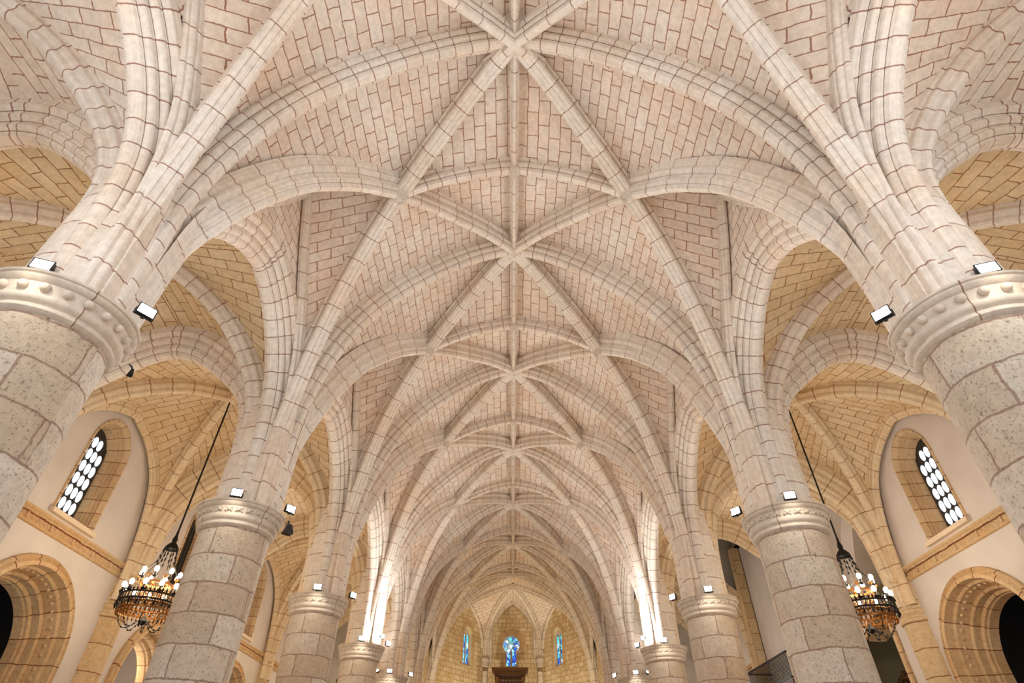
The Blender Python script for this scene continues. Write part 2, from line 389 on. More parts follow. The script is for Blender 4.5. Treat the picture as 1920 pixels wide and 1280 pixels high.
# ------------------------------------------------------------------ arcades, aisle vaults
SIDE = {-1: 'left', 1: 'right'}
def arcade(s, k):                    # arch between columns k-1 and k
    r = thing('arcade_arch', f'moulded arcade arch between nave and {SIDE[s]} aisle, {ORD[k]} of the {SIDE[s]} row', 'arch', W((s*XC, (D(k)+D(k-1))/2, .687)), 'arcade arches', 'structure')
    mb = MB()
    for y, o in ((D(k-1), D(k)), (D(k), D(k-1))): sweep(mb, rz((s*XA, y), (0, o-y), R_ARC), V((1, 0, 0)), P_ARC)
    mb.build('arch_rib', 'rib', r)
def aisle_bay(s, k):
    y0, y1 = D(k-1), D(k); ym = (y0+y1)/2
    root = thing('ceiling', f'ribbed {SIDE[s]} aisle vault of ochre stone, {ORD[k]} bay of the {SIDE[s]} aisle', 'vault', W((s*XB, ym, .737)), 'aisle vault bays', 'structure')
    web = MB(); boss = V((s*XB, ym, .737+.026))
    for y, o in ((y0, y1), (y1, y0)):
        for xc, sx in ((s*XC, s), (s*(2*XB-XC), -s)):
            dr = V((sx*.234, (o-y)/2, 0)); lat = V((-dr.y, dr.x, 0)).normalized()
            P = rz((xc, y), (dr.x, dr.y), R_ADIAG if sx == s else R_ADIAGW); mb = MB(); sweep(mb, P, lat, P_ADIAG, apex=False); mb.build('diagonal_rib', 'rib' if k < 2 else 'aisle_rib', root)  # near bays take the paler nave stone: nave light put into the colour
            E = offset(P, lat, .026, True)
            T = offset(rz((xc, y), (sx, 0), R_ATR), V((0, 1, 0)), .054)
            web.grid(*fan(T, E, lambda p: p.y, roff()))
            if sx == s:
                A = [p+V((s*.023, 0, 0)) for p in offset(rz((s*XA, y), (0, o-y), R_ARC), V((1, 0, 0)), .050)]
            else:
                A = offset(rz((s*(XW-.012), y), (0, o-y), R_WFORM), V((1, 0, 0)), .02)
                fm = MB(); sweep(fm, rz((s*(XW-.012), y), (0, o-y), R_WFORM), V((1, 0, 0)), P_FORM); fm.build('wall_rib', 'aisle_rib', root)
            web.grid(*fan(A, E, lambda p: p.x, roff()))
    web.build('web', 'web' if k < 1 else 'aisle_web', root)  # nearest bay's web is paler, its brighter light set into the stone colour
    b = MB(); b.lathe(W((s*XB, ym, .737)), [(.001,-.03),(.08,-.03),(.12,.0),(.16,.06),(.18,.25)], 14); b.build('boss', 'aisle_rib', root)
for s in (-1, 1):
    for k in range(0, 6):
        arcade(s, k)
        if not (s == 1 and k == 4): aisle_bay(s, k)
    for k in range(0, 6):
        mb = MB()
        for xc, sx in ((s*XC, s), (s*(2*XB-XC), -s)): sweep(mb, rz((xc, D(k)), (sx, 0), R_ATR), V((0, 1, 0)), P_ATR)
        o = mb.build('aisle_arch', 'rib' if k < 2 else 'aisle_rib'); tag(o, f'moulded stone arch across the {SIDE[s]} aisle at the {ORD[k]} {SIDE[s]} column', 'arch', 'aisle arches', 'structure')  # paler copy for near arches facing the nave lights; light in the colour

# ------------------------------------------------------------------ columns
def column(s, k):
    base = W((s*XC, D(k), 0)); base.z = 0
    rk = f'{ORD[k]} {SIDE[s]}'
    r = thing('column', f'round coral-stone column with carved ring capital, {ORD[k]} of the {SIDE[s]} row', 'column', base, 'nave columns')
    zc = lambda z: z*H+EYE
    R = .0515*H
    m = MB(); m.lathe(base, [(R, .55), (R, zc(.30)), (R, zc(.332))], 48); m.build('shaft', 'column', r, 60)
    m = MB(); m.lathe(base, [(R*1.55, 0), (R*1.55, .18), (R*1.42, .2), (R*1.4, .3), (R*1.2, .36), (R*1.25, .45), (R*1.0, .56)], 40); m.build('base', 'capital', r)
    pr = [(.0515,.316),(.0545,.3175),(.0565,.320),(.0565,.3225),(.0545,.325),(.0545,.327),(.0575,.329),(.0595,.332),(.0595,.335),(.0575,.3375),(.0575,.3395),(.0605,.351),(.0640,.3525),(.0655,.3555),(.0645,.3585),(.0665,.3595),(.0665,.3625),(.062,.3640),(.045,.3645)]
    m = MB(); pr = [(a, .3645-(.3645-z)*.80) for a, z in pr]
    m = MB(); m.lathe(base, [(a*H, zc(z)) for a, z in pr], 56); cap = m.build('capital', 'capital', r, 40)
    if k == 0:
        first = None
        for i in range(22):
            a = 2*math.pi*i/22
            if first is None:
                b = MB(); b.ball((0,0,0), .052, 12, (1,1,1)); first = b.build('ball_ornament', 'capital', cap); first.data.transform(Matrix.Translation(parent_world(cap))); o = first
            else: o = first.copy(); C.objects.link(o); o.parent = cap
            o.location = (math.cos(a)*.0600*H, math.sin(a)*.0600*H, zc(.3490))
    else:
        m = MB()
        for i in range(26):
            a = 2*math.pi*i/26; c = base+V((math.cos(a)*.0592*H, math.sin(a)*.0592*H, zc(.3490)))
            tv = V((-math.sin(a), math.cos(a), 0))
            for u, w, rr in ((0, 0, .038), (.045, .024, .024), (-.045, -.024, .024), (.045, -.03, .018), (-.045, .03, .018)):
                m.ball(c+tv*u+V((0, 0, w)), rr, 9, (1, 1, .9))
        m.build('carved_frieze', 'capital', cap, 60)
    # the springing block above the capital belongs to the vault
    m = MB(); m.lathe(base, [(.0485*H, zc(.3640)), (.0485*H, zc(.46)), (.047*H, zc(.52)), (.040*H, zc(.58)), (.022*H, zc(.66))], 32)
    tag(m.build('vault_springer', 'rib_long'), f'stone springing block where the ribs meet above the {rk} capital', 'springer', 'vault springers', 'structure')
for k in range(0, 7):
    for s in (-1, 1): column(s, k)

# ------------------------------------------------------------------ outer walls
def tess(outer, holes):
    from mathutils.geometry import tessellate_polygon
    pl = [[V((x, z, 0)) for x, z in outer]]+[[V((x, z, 0)) for x, z in h] for h in holes]
    flat = [p for q in pl for p in q]
    return flat, tessellate_polygon(pl)
def panel(mb, fn, outer, holes, depth=.05, uv0=(0, 0)):
    flat, tris = tess(outer, holes); o = len(mb.v)
    mb.v += [tuple(W(fn(p.x, p.y, 0))) for p in flat]
    for t in tris: mb.face([o+i for i in t], [((flat[i].x)*H+uv0[0], flat[i].y*H+uv0[1]) for i in t])
    for h in holes:
        n = len(h); rows = [[W(fn(x, z, 0)) for x, z in h], [W(fn(x, z, depth)) for x, z in h]]
        mb.grid(rows, None, wrap=True)
def arch_outline(c, z0, zs, r, n=16, point=0.0):
    """flat outline of an opening: jambs from z0 to zs, then a (slightly pointed) head"""
    pts = [(c-r, z0), (c-r, zs)]
    for i in range(1, n):
        a = math.pi*(1-i/n); pts.append((c+r*math.cos(a), zs+r*math.sin(a)*(1+point*(math.sin(a)**2))))
    return pts+[(c+r, zs), (c+r, z0)]
def arch_sweep(mb, fn, c, z0, zs, r, prof, n=22, point=0.0, v0=0):
    """moulding swept round an opening; prof = (depth into wall, radial offset)"""
    o = arch_outline(c, z0, zs, r, n, point)
    o = [o[0]]+[(o[0][0], z0+(zs-z0)*i/4) for i in range(1, 4)]+o[1:-1]+[(o[-1][0], zs-(zs-z0)*i/4) for i in range(1, 4)]+[o[-1]]
    rows, uvs = [], []; acc = v0
    us = [50]
    for a, b in zip(prof, prof[1:]): us.append(us[-1]+math.hypot(a[0]-b[0], a[1]-b[1])*H)
    for i, p in enumerate(o):
        a = o[max(i-1, 0)]; b = o[min(i+1, len(o)-1)]
        t = V((b[0]-a[0], b[1]-a[1])).normalized(); nr = V((-t.y, t.x))
        if i: acc += math.hypot(p[0]-o[i-1][0], p[1]-o[i-1][1])*H
        rows.append([W(fn(p[0]+nr.x*e, p[1]+nr.y*e, dp)) for dp, e in prof]); uvs.append([(u, acc) for u in us])
    mb.grid(rows, uvs)
ZF = -EYE/H
walls = {}
PORT = dict(z0=ZF, zs=.220, r=.110)
WIN = dict(z0=.443, zs=.600, r=.063)
FRAME_PROF = [(.002,.004),(-.003,.002),(-.003,-.002),(.003,-.004),(.005,-.007),(.007,-.0045),(.0105,-.0045),(.0115,-.008),(.013,-.005),(.018,-.0055),(.0195,-.0095),(.021,-.0065),(.026,-.0075),(.0275,-.0115),(.029,-.0085),(.045,-.0130)]
PORT_PROF = [(.004,.041),(-.006,.039),(-.010,.034),(-.006,.031),(-.010,.027),(-.010,.020),(.006,.018),(.010,.014),(.026,.013),(.035,.010),(.031,.007),(.035,.003),(.050,.003),(.053,-.002),(.058,-.002),(.061,-.004),(.080,-.004)]
wn = [0]; dn = [0]
def wall_bay(s, k):
    y0, y1 = D(k-1), D(k); ym = (y0+y1)/2
    fn = lambda y, z, d: (s*(XW+d), y, z)
    holes = []
    special = (s == 1 and k == 2+1 - 0)      # the bay with the painted niche
    c = ym+(-.008 if s < 0 else .018); cp = ym+(-.012 if s < 0 else .034)
    niche = s == 1 and k == 3; bare = s == 1 and k == 4
    if bare: holes = []
    elif niche: holes = [arch_outline(ym-.07, .378, .50, .125, 14, .30), arch_outline(ym-.01, ZF, .332, .125, 10, -.97)]
    else: holes = [arch_outline(c, WIN['z0'], WIN['zs'], WIN['r'], 14, .12), arch_outline(cp, PORT['z0']-.002, PORT['zs'], PORT['r']+.03, 18)]
    mb = walls.setdefault(s, MB())
    out = [(y0, ZF), (y1, ZF), (y1, .82), (y0, .82)]
    panel(mb, fn, out, [h if h[0][1] > ZF else [(p[0], max(p[1], ZF+.001)) for p in h] for h in holes], .05)
    if not niche and not bare:
        wn[0] += 1
        pl = f'{ORD[k]} bay of the {SIDE[s]} aisle'
        w = thing(f'window_{wn[0]}', f'tall round-headed window with oval glass lights in a moulded stone frame, {pl}', 'window', W((s*XW, c, .448)), 'aisle windows', 'structure')
        m = MB(); arch_sweep(m, fn, c, WIN['z0'], WIN['zs'], WIN['r'], FRAME_PROF, 20, .12); m.build('window_frame', 'frame', w)
        m = MB(); m.box(W((s*(XW+.020), c, .4400)), (.060*H, .140*H, .009*H)); m.build('window_sill', 'sill', w)
        m = MB(); flat, tr = tess(arch_outline(c, WIN['z0'], WIN['zs'], .050, 12, .12), [])
        for dd in (.042, .050):
            o = len(m.v); m.v += [tuple(W(fn(p.x, p.y, dd))) for p in flat]
            for t in tr: m.face([o+i for i in t])
        for i in range(6): m.box(W((s*(XW+.041), c+(i-2.5)*.0172, .535)), (.02, .02, .18*H))
        m.build('lattice', 'lattice', w)
        if not(s == -1 and k == 3):
            m = MB()
            for rr in range(7):
                for q in range(5):
                    zz = .455+rr*.0280; yy = c+(q-2)*.0172
                    if zz > WIN['zs']+.005 and abs(yy-c) > .03: continue
                    if s < 0 and rr == 0: continue
                    m.ball(W(fn(yy, zz, .041)), .150, 14, (.58, 1, 1.0))
            o = m.build('glass_lights', 'glass_white', w)
            # flatten the ovals against the lattice
            for v in o.data.vertices:
                wx = v.co.x+w.location.x; xx = s*(XW+.041)*H; v.co.x = xx+(wx-xx)*.5-w.location.x
                cy = v.co.y+w.location.y
        dn[0] += 1
        cl = f'arched chapel portal with stepped mouldings, {pl}'
        dr = thing(f'door_{dn[0]}', cl, 'portal', W((s*XW, cp, ZF)), 'chapel portals', 'structure')
        m = MB(); arch_sweep(m, fn, cp, PORT['z0'], PORT['zs'], PORT['r'], PORT_PROF, 26); m.build('archivolt', 'arch_wall', dr)
        if k == 2:
            b0 = MB(); b0.ball((0, 0, 0), .050, 10, (1, 1, 1)); first = None
            pts = []
            rr = PORT['r']+.0145
            for i in range(25):
                a = math.pi*(i+.5)/25; pts.append((cp+rr*math.cos(a), PORT['zs']+rr*math.sin(a)))
            for i in range(5):
                for sg in (-1, 1): pts.append((cp+sg*rr, PORT['zs']-.016-i*.016))
            for p in pts:
                if first is None:
                    first = b0.build('ball_ornament', 'arch_wall', dr); first.data.transform(Matrix.Translation(dr.location)); o = first
                else: o = first.copy(); C.objects.link(o); o.parent = dr
                o.location = W(fn(p[0], p[1], .020))-V(dr.location)
        # chapel room behind
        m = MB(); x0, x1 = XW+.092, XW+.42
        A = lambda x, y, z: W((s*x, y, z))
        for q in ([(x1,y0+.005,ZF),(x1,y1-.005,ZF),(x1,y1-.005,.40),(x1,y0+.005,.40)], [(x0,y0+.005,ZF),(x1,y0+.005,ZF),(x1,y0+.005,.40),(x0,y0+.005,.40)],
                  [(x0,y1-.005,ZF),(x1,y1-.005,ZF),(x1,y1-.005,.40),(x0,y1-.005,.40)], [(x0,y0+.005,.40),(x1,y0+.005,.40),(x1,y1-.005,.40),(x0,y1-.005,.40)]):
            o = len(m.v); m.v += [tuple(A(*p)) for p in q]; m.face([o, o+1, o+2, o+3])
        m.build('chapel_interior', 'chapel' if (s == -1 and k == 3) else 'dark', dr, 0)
        # carved string course
        m = MB()
        pr = [(.0, .399), (-.005, .400), (-.005, .4035), (-.0025, .405), (-.0025, .4165), (-.006, .418), (-.006, .4205), (-.010, .423), (-.010, .427), (.0, .429)]
        rows, uvs = [], []
        for y in (y0+.035, y1-.035): rows.append([W(fn(y, z, d)) for d, z in pr]); uvs.append([(y*H, z*H) for d, z in pr])
        m.grid(rows, uvs)
        m.grid([[W(fn(y0+.035, z, d)) for d, z in pr]]*2); 
        for i in range(34):
            yy = y0+.045+(BAY-.09)*i/33
            if i % 6 == 0: m.box(W(fn(yy, .4108, -.002)), (.06, .05, .13))
            else:
                m.ball(W(fn(yy, .4125, -.001)), .048, 8, (1, 1, .8)); m.ball(W(fn(yy+.005, .4085, -.001)), .042, 8, (1, 1, .6))
        m.build('string_course', 'arch_wall', None)
        tag(bpy.context.scene.collection.objects[-1] if False else [o for o in C.objects if o.name.startswith('string_course')][-1], f'carved stone string course under the window, {pl}', 'moulding', 'string courses', 'structure')
    # wall pier
    m = MB(); a0 = math.pi/2 if s > 0 else -math.pi/2
    pr = [(.05, ZF), (.05, .06), (.04, .075), (.036, .08), (.036, .318), (.041, .321), (.041, .326), (.037, .329), (.037, .333), (.042, .338), (.042, .343), (.036, .346), (.036, .40), (.041, .404), (.041, .408), (.034, .411), (.034, .44), (.024, .52), (.008, .6)]
    m.lathe(V((s*(XW+.010)*H, D(k)*H, EYE)), [(a*H, z*H) for a, z in pr], 20, a0, a0+math.pi)
    tag(m.build('wall_pier', 'pier'), f'half-round ochre stone pier on the {SIDE[s]} aisle wall opposite the {ORD[k]} column', 'pier', 'aisle wall piers', 'structure')
for s in (-1, 1):
    for k in range(0, 6): wall_bay(s, k)
    o = walls[s].build(f'wall_{SIDE[s]}', 'plaster', None, 0); tag(o, f'white plastered outer wall of the {SIDE[s]} aisle', 'wall', None, 'structure')
    # end wall of the aisle
    m = MB(); m.box(W((s*(XC+XW)/2, D(5)+.02, .35)), (.46*H, .03*H, 1.0*H)); tag(m.build('wall_back', 'greywall', None, 0), f'plain grey plaster wall closing the {SIDE[s]} aisle', 'wall', None, 'structure')
    # choir side wall
    m = MB(); panel(m, lambda y, z, d: (s*(.418+d), y, z), [(D(5)-.04, ZF), (D(6)+.02, ZF), (D(6)+.02, .9), (D(5)-.04, .9)], [])
    tag(m.build('wall_choir', 'rubble', None, 0), f'{SIDE[s]} stone wall of the choir before the apse', 'wall', None, 'structure')
def spandrel(y, lab):
    arcp = [(p[0], p[2]) for p in rz((XC, y), (1, 0), R_ATR, 20)]+[(p[0], p[2]) for p in reversed(rz((2*XB-XC, y), (-1, 0), R_ATR, 20))][1:]
    arcp = [(x, z+.02) for x, z in arcp]
    m = MB(); panel(m, lambda x, z, d: (x, y+d, z), [(.43, 1.02), (.43, .37)]+arcp+[(.905, .37), (.905, 1.02)], [])
    tag(m.build('wall_spandrel', 'greywall', None, 0), lab, 'wall', None, 'structure')
spandrel(D(4)-.004, 'weathered grey plaster wall above the arch at the far end of the tall right aisle bay')
spandrel(D(3)+.004, 'plain grey plaster wall above the arch at the near end of the tall right aisle bay')
m = MB(); m.box(W((.866, D(4)-.048, .57)), (.030*H, .036*H, .46*H)); tag(m.build('pilaster', 'pier', None, 0), 'square stone pilaster in the corner of the tall grey bay of the right aisle', 'pilaster', None, 'structure')
m = MB(); m.box(W((XW+.01, D(4)-BAY/2, .91)), (.02*H, BAY*H, .22*H)); tag(m.build('wall_upper', 'greywall', None, 0), 'upper part of the plain grey side wall in the tall right aisle bay', 'wall', None, 'structure')
m = MB(); m.box(W((.665, D(4)-BAY/2, 1.03)), (.48*H, BAY*H, .02*H)); tag(m.build('ceiling_flat', 'greywall', None, 0), 'flat ceiling of the tall right aisle bay', 'ceiling', None, 'structure')
# right aisle: painted niche
fnR = lambda y, z, d: (XW+d, y, z)
ym = D(3)-BAY/2
def pointed(c, z0, zs, r, h, n=10):
    L = [(c-r*(1-(i/n)**1.8), zs+h*(i/n)) for i in range(n+1)]
    return [(c-r, z0)]+L+[(2*c-x, z) for x, z in reversed(L[:-1])]+[(c+r, z0)]
# ------------------------------------------------------------------ right aisle: recess with a painted niche and a chapel opening
nr = thing('niche', 'pointed niche with dark flaking wall painting inside a round plaster recess of the right aisle', 'niche', W((XW, ym, .42)), None, 'structure')
m = MB(); panel(m, lambda y, z, d: (XW+.05+d, y, z), arch_outline(ym-.07, .377, .50, .127, 14, .30), [pointed(ym-.07, .39, .465, .072, .160)], .06); m.build('recess_back', 'plaster', nr, 0)
m = MB(); flat, tr = tess(pointed(ym-.07, .39, .465, .072, .160), []); m.v += [tuple(W((XW+.108, p.x, p.y))) for p in flat]
for t in tr: m.face(list(t))
def paint():
    mt, nt, b = nodes('flaking_wall_painting'); tc = N(nt, 'ShaderNodeTexCoord'); n = N(nt, 'ShaderNodeTexNoise'); n.inputs['Scale'].default_value = 1.5; n.inputs['Detail'].default_value = 5
    nt.links.new(tc.outputs['Object'], n.inputs['Vector'])
    r = ramp(nt, n.outputs['Fac'], .48, .54, rgb(46,36,26), rgb(196,168,112)); nt.links.new(r, b.inputs['Base Color']); b.inputs['Roughness'].default_value = .9
    return mt
m.build('wall_painting', paint(), nr, 0)
dr = thing('door_20', 'wide flat-headed chapel opening with olive walls under the painted niche', 'portal', W((XW, ym-.02, ZF)), None, 'structure')
m = MB(); x1 = XW+.40
for qd in ([(x1,ym-.2,ZF),(x1,ym+.225,ZF),(x1,ym+.225,.45),(x1,ym-.2,.45)], [(XW+.05,ym-.2,ZF),(x1,ym-.2,ZF),(x1,ym-.2,.45),(XW+.05,ym-.2,.45)], [(XW+.05,ym+.225,ZF),(x1,ym+.225,ZF),(x1,ym+.225,.45),(XW+.05,ym+.225,.45)], [(XW+.05,ym-.2,.45),(x1,ym-.2,.45),(x1,ym+.225,.45),(XW+.05,ym+.225,.45)]):
    o = len(m.v); m.v += [tuple(W(p)) for p in qd]; m.face([o, o+1, o+2, o+3])
m.build('chapel_interior', 'olive', dr, 0)
m = MB(); pr = [(.0,.014),(-.006,.012),(-.006,.0),(.05,-.002)]
arch_sweep(m, fnR, ym-.01, ZF, .332, .125, pr, 14, -.97); m.build('surround', 'arch_wall', dr)
# gilded altarpiece inside it
g = thing('altarpiece', 'dark gilded altarpiece crest with scrolls inside the right chapel opening', 'altar', W((XW+.14, ym+.115, ZF)))
m = MB(); m.box(W((XW+.14, ym+.115, .045)), (.05*H, .13*H, .36*H)); m.box(W((XW+.14, ym+.115, .227)), (.06*H, .15*H, .012*H)); m.build('body', 'gold', g, 0)
m = MB()
for i in range(13):
    a = math.pi*i/12; m.ball(W((XW+.14, ym+.115+.050*math.cos(a), .237+.040*math.sin(a))), .10, 8)
m.ball(W((XW+.14, ym+.115, .285)), .09, 8); m.ball(W((XW+.14, ym+.115, .250)), .26, 10, (.6, 1, 1)); m.build('crest', 'gold', g)
# curtain inside the right portal and the pale panel below it
cy0 = D(1)+BAY/2+.008
m = MB(); rows = []
for z in (.17, .25, .33):
    rows.append([W((XW+.16+.006*math.sin(i*1.7), cy0-.02+.012*i, z)) for i in range(12)])
m.grid(rows); o = m.build('curtain', 'curtain'); tag(o, 'dark red curtain hanging in the black right aisle portal nearest the camera', 'curtain')
m = MB(); m.box(W((XW+.15, cy0, .02)), (.02*H, .22*H, .28*H)); m.box(W((XW+.148, cy0, .165)), (.035*H, .22*H, .012*H))
o = m.build('screen_wall', 'chapel', None, 0); tag(o, 'low pale screen with a moulded ledge below the red curtain', 'screen')
# ------------------------------------------------------------------ balcony with iron railing
bx, by0, by1 = .795, 1.824, 2.18
bl = thing('balcony', 'small wall balcony with black iron railing in the right aisle', 'balcony', W((XW, (by0+by1)/2, .29)))
m = MB(); m.box(W(((bx+XW)/2, (by0+by1)/2, .292)), ((XW-bx)*H, (by1-by0)*H, .012*H)); m.build('floor_slab', 'wood', bl, 0)
m = MB()
for z in (.366, .302): 
    m.box(W((bx, (by0+by1)/2, z)), (.05, (by1-by0)*H, .05))
    for y in (by0, by1): m.box(W(((bx+XW)/2, y, z)), ((XW-bx)*H, .05, .05))
m.build('rail', 'iron', bl, 0)
m = MB(); m.box((0, 0, 0), (.022, .022, .064*H)); bar = None
spots = [(bx, by0+(by1-by0)*i/40) for i in range(41)]+[(bx+(XW-bx)*i/8, by0) for i in range(1, 8)]
for x, y in spots:
    if bar is None: bar = m.build('baluster', 'iron', bl, 0); bar.data.transform(Matrix.Translation(bl.location)); o = bar
    else: o = bar.copy(); C.objects.link(o); o.parent = bl
    o.location = W((x, y, .334))-V(bl.location)

# ------------------------------------------------------------------ floor
m = MB(); m.v += [(-11.5,-9,0),(11.5,-9,0),(11.5,48,0),(-11.5,48,0)]; m.face([0,1,2,3], [(-11.5,-9),(11.5,-9),(11.5,48),(-11.5,48)])
tag(m.build('floor', 'floor', None, 0), 'pale stone slab floor of the church', 'floor', None, 'structure')

# ------------------------------------------------------------------ unseen dark shell added round the building to stop light leaks
m = MB()
for q in ([(-1.45,-.2,1.35),(1.45,-.2,1.35),(1.45,4.1,1.35),(-1.45,4.1,1.35)], [(-1.45,-.2,ZF),(-1.45,-.2,1.35),(-1.45,4.1,1.35),(-1.45,4.1,ZF)], [(1.45,-.2,ZF),(1.45,-.2,1.35),(1.45,4.1,1.35),(1.45,4.1,ZF)], [(-1.45,4.1,ZF),(-1.45,4.1,1.35),(1.45,4.1,1.35),(1.45,4.1,ZF)]):
    o = len(m.v); m.v += [tuple(W(p)) for p in q]; m.face([o, o+1, o+2, o+3])
tag(m.build('leak_shell', 'dark', None, 0), 'unseen dark shell added around the vaults to block light leaks', 'leak_shell', None, 'structure')
# ------------------------------------------------------------------ apse
YA = 3.60; AX = .160; CX, CYA = .40, 3.21
circ = lambda c, z, r, n=28, a0=0, a1=2*math.pi: [(c+r*math.cos(a0+(a1-a0)*i/n), z+r*math.sin(a0+(a1-a0)*i/n)) for i in range(n)]
def keyhole():
    zc, r = .748, .047
    a = math.asin(.0275/r)
    pts = [( .0275, .640), (.0275, zc-r*math.cos(a))]
    for i in range(1, 24):
        t = -math.pi/2+a+(2*math.pi-2*a)*i/24; pts.append((r*math.cos(t), zc+r*math.sin(t)))
    return pts+[(-.0275, zc-r*math.cos(a)), (-.0275, .640)]
def face_map(s):
    A = V((s*AX, YA, 0)); B = V((s*CX, CYA, 0)); d = (B-A).normalized(); nrm = V((s*-d.y*s, s*d.x*s, 0))
    if nrm.y < 0: nrm = -nrm
    return (lambda u, z, dp: tuple(A+d*u+nrm*dp+V((0, 0, z)))), (B-A).length
WIDX = .0
m = MB(); fc = lambda x, z, d: (x, YA+d, z)
kh = [(x-.008, z) for x, z in keyhole()]
panel(m, fc, [(-AX, ZF), (AX, ZF), (AX, 1.08), (-AX, 1.08)], [kh], .05)
maps = {}
for s in (-1, 1):
    f, L = face_map(s); maps[s] = (f, L)
    panel(m, f, [(-.001, ZF), (L, ZF), (L, 1.08), (-.001, 1.08)], [arch_outline(.175, .615, .765, .036, 12, .1)], .06, (s*7.3, 0))
tag(m.build('wall_apse', 'rubble', None, 0), 'polygonal apse wall of rough ochre rubble stone at the far end', 'wall', None, 'structure')
w = thing('window_30', 'round-headed stained glass window above the altar in the centre of the apse', 'window', W((-.008, YA, .64)), None, 'structure')
m = MB(); 
m.v += [tuple(W((x, YA+.03, z))) for x, z in kh]; m.face(list(range(len(kh)))); m.build('stained_glass', 'stained', w, 0)
m = MB(); m.box(W((-.008, YA+.022, .675)), (.011*H, .015*H, .085*H)); 
for a in range(8):
    t = a*math.pi/4+.2
    ring = [W((-.008+.030*math.cos(t)+.0125*math.cos(u*math.pi/6), YA+.024, .748+.030*math.sin(t)+.0125*math.sin(u*math.pi/6))) for u in range(13)]
    m.tube(ring, .022, 5)
m.tube([W((-.008+.013*math.cos(u*math.pi/8), YA+.024, .748+.013*math.sin(u*math.pi/8))) for u in range(17)], .024, 5)
m.build('tracery', 'capital', w)
m = MB(); pr = [(.0, .0), (-.004, .004), (-.004, .028), (.002, .030)]
arch_sweep(m, fc, -.008, .70, .748, .053, pr, 24); m.build('window_frame', 'pier', w)
for s, nm in ((-1, 'left'), (1, 'right')):
    f, L = maps[s]
    w = thing('window_31' if s < 0 else 'window_32', f'narrow two-light blue stained glass window on the {nm} side of the apse', 'window', W(f(.175, .615, 0)), None, 'structure')
    m = MB()
    for q in (-1, 1):
        ol = arch_outline(.175+q*.0165, .625, .755, .0125, 10, .6); o = len(m.v); m.v += [tuple(W(f(u, z, .016))) for u, z in ol]; m.face(list(range(o, o+len(ol))))
    m.build('stained_glass', 'stained', w, 0)
    m = MB(); pl = arch_outline(.175, .612, .765, .037, 12, .1)
    flat, tr = tess(pl, [arch_outline(.175+q*.0165, .626, .755, .0125, 10, .6) for q in (-1, 1)])
    m.v += [tuple(W(f(p.x, p.y, .012))) for p in flat]
    for t in tr: m.face(list(t), [(flat[i].x*H, flat[i].y*H) for i in t])
    m.build('tracery', 'capital', w, 0)
    m = MB(); arch_sweep(m, f, .175, .612, .765, .036, [(.014,-.001),(.0,.004),(-.003,.006),(-.003,.026),(.002,.028)], 18, .1); m.build('window_frame', 'pier', w)
av = thing('ceiling', 'ribbed apse vault with pointed wall arch at the far end', 'vault', W((0, 3.36, 1.0)), None, 'structure')
KEY = V((0, 3.36, .985)); web = MB()
def arc2(a, b, rise=.5, n=22):
    """rib from springing a up to crown b: steep first, flattening at the crown"""
    a, b = V(a), V(b); out = []
    for i in range(n+1):
        tm = 1.05; t = i/n*tm; h = (1-math.cos(t))/(1-math.cos(tm)); v = math.sin(t)/math.sin(tm)
        out.append(V((a.x+(b.x-a.x)*h, a.y+(b.y-a.y)*h, a.z+(b.z-a.z)*v)))
    return out
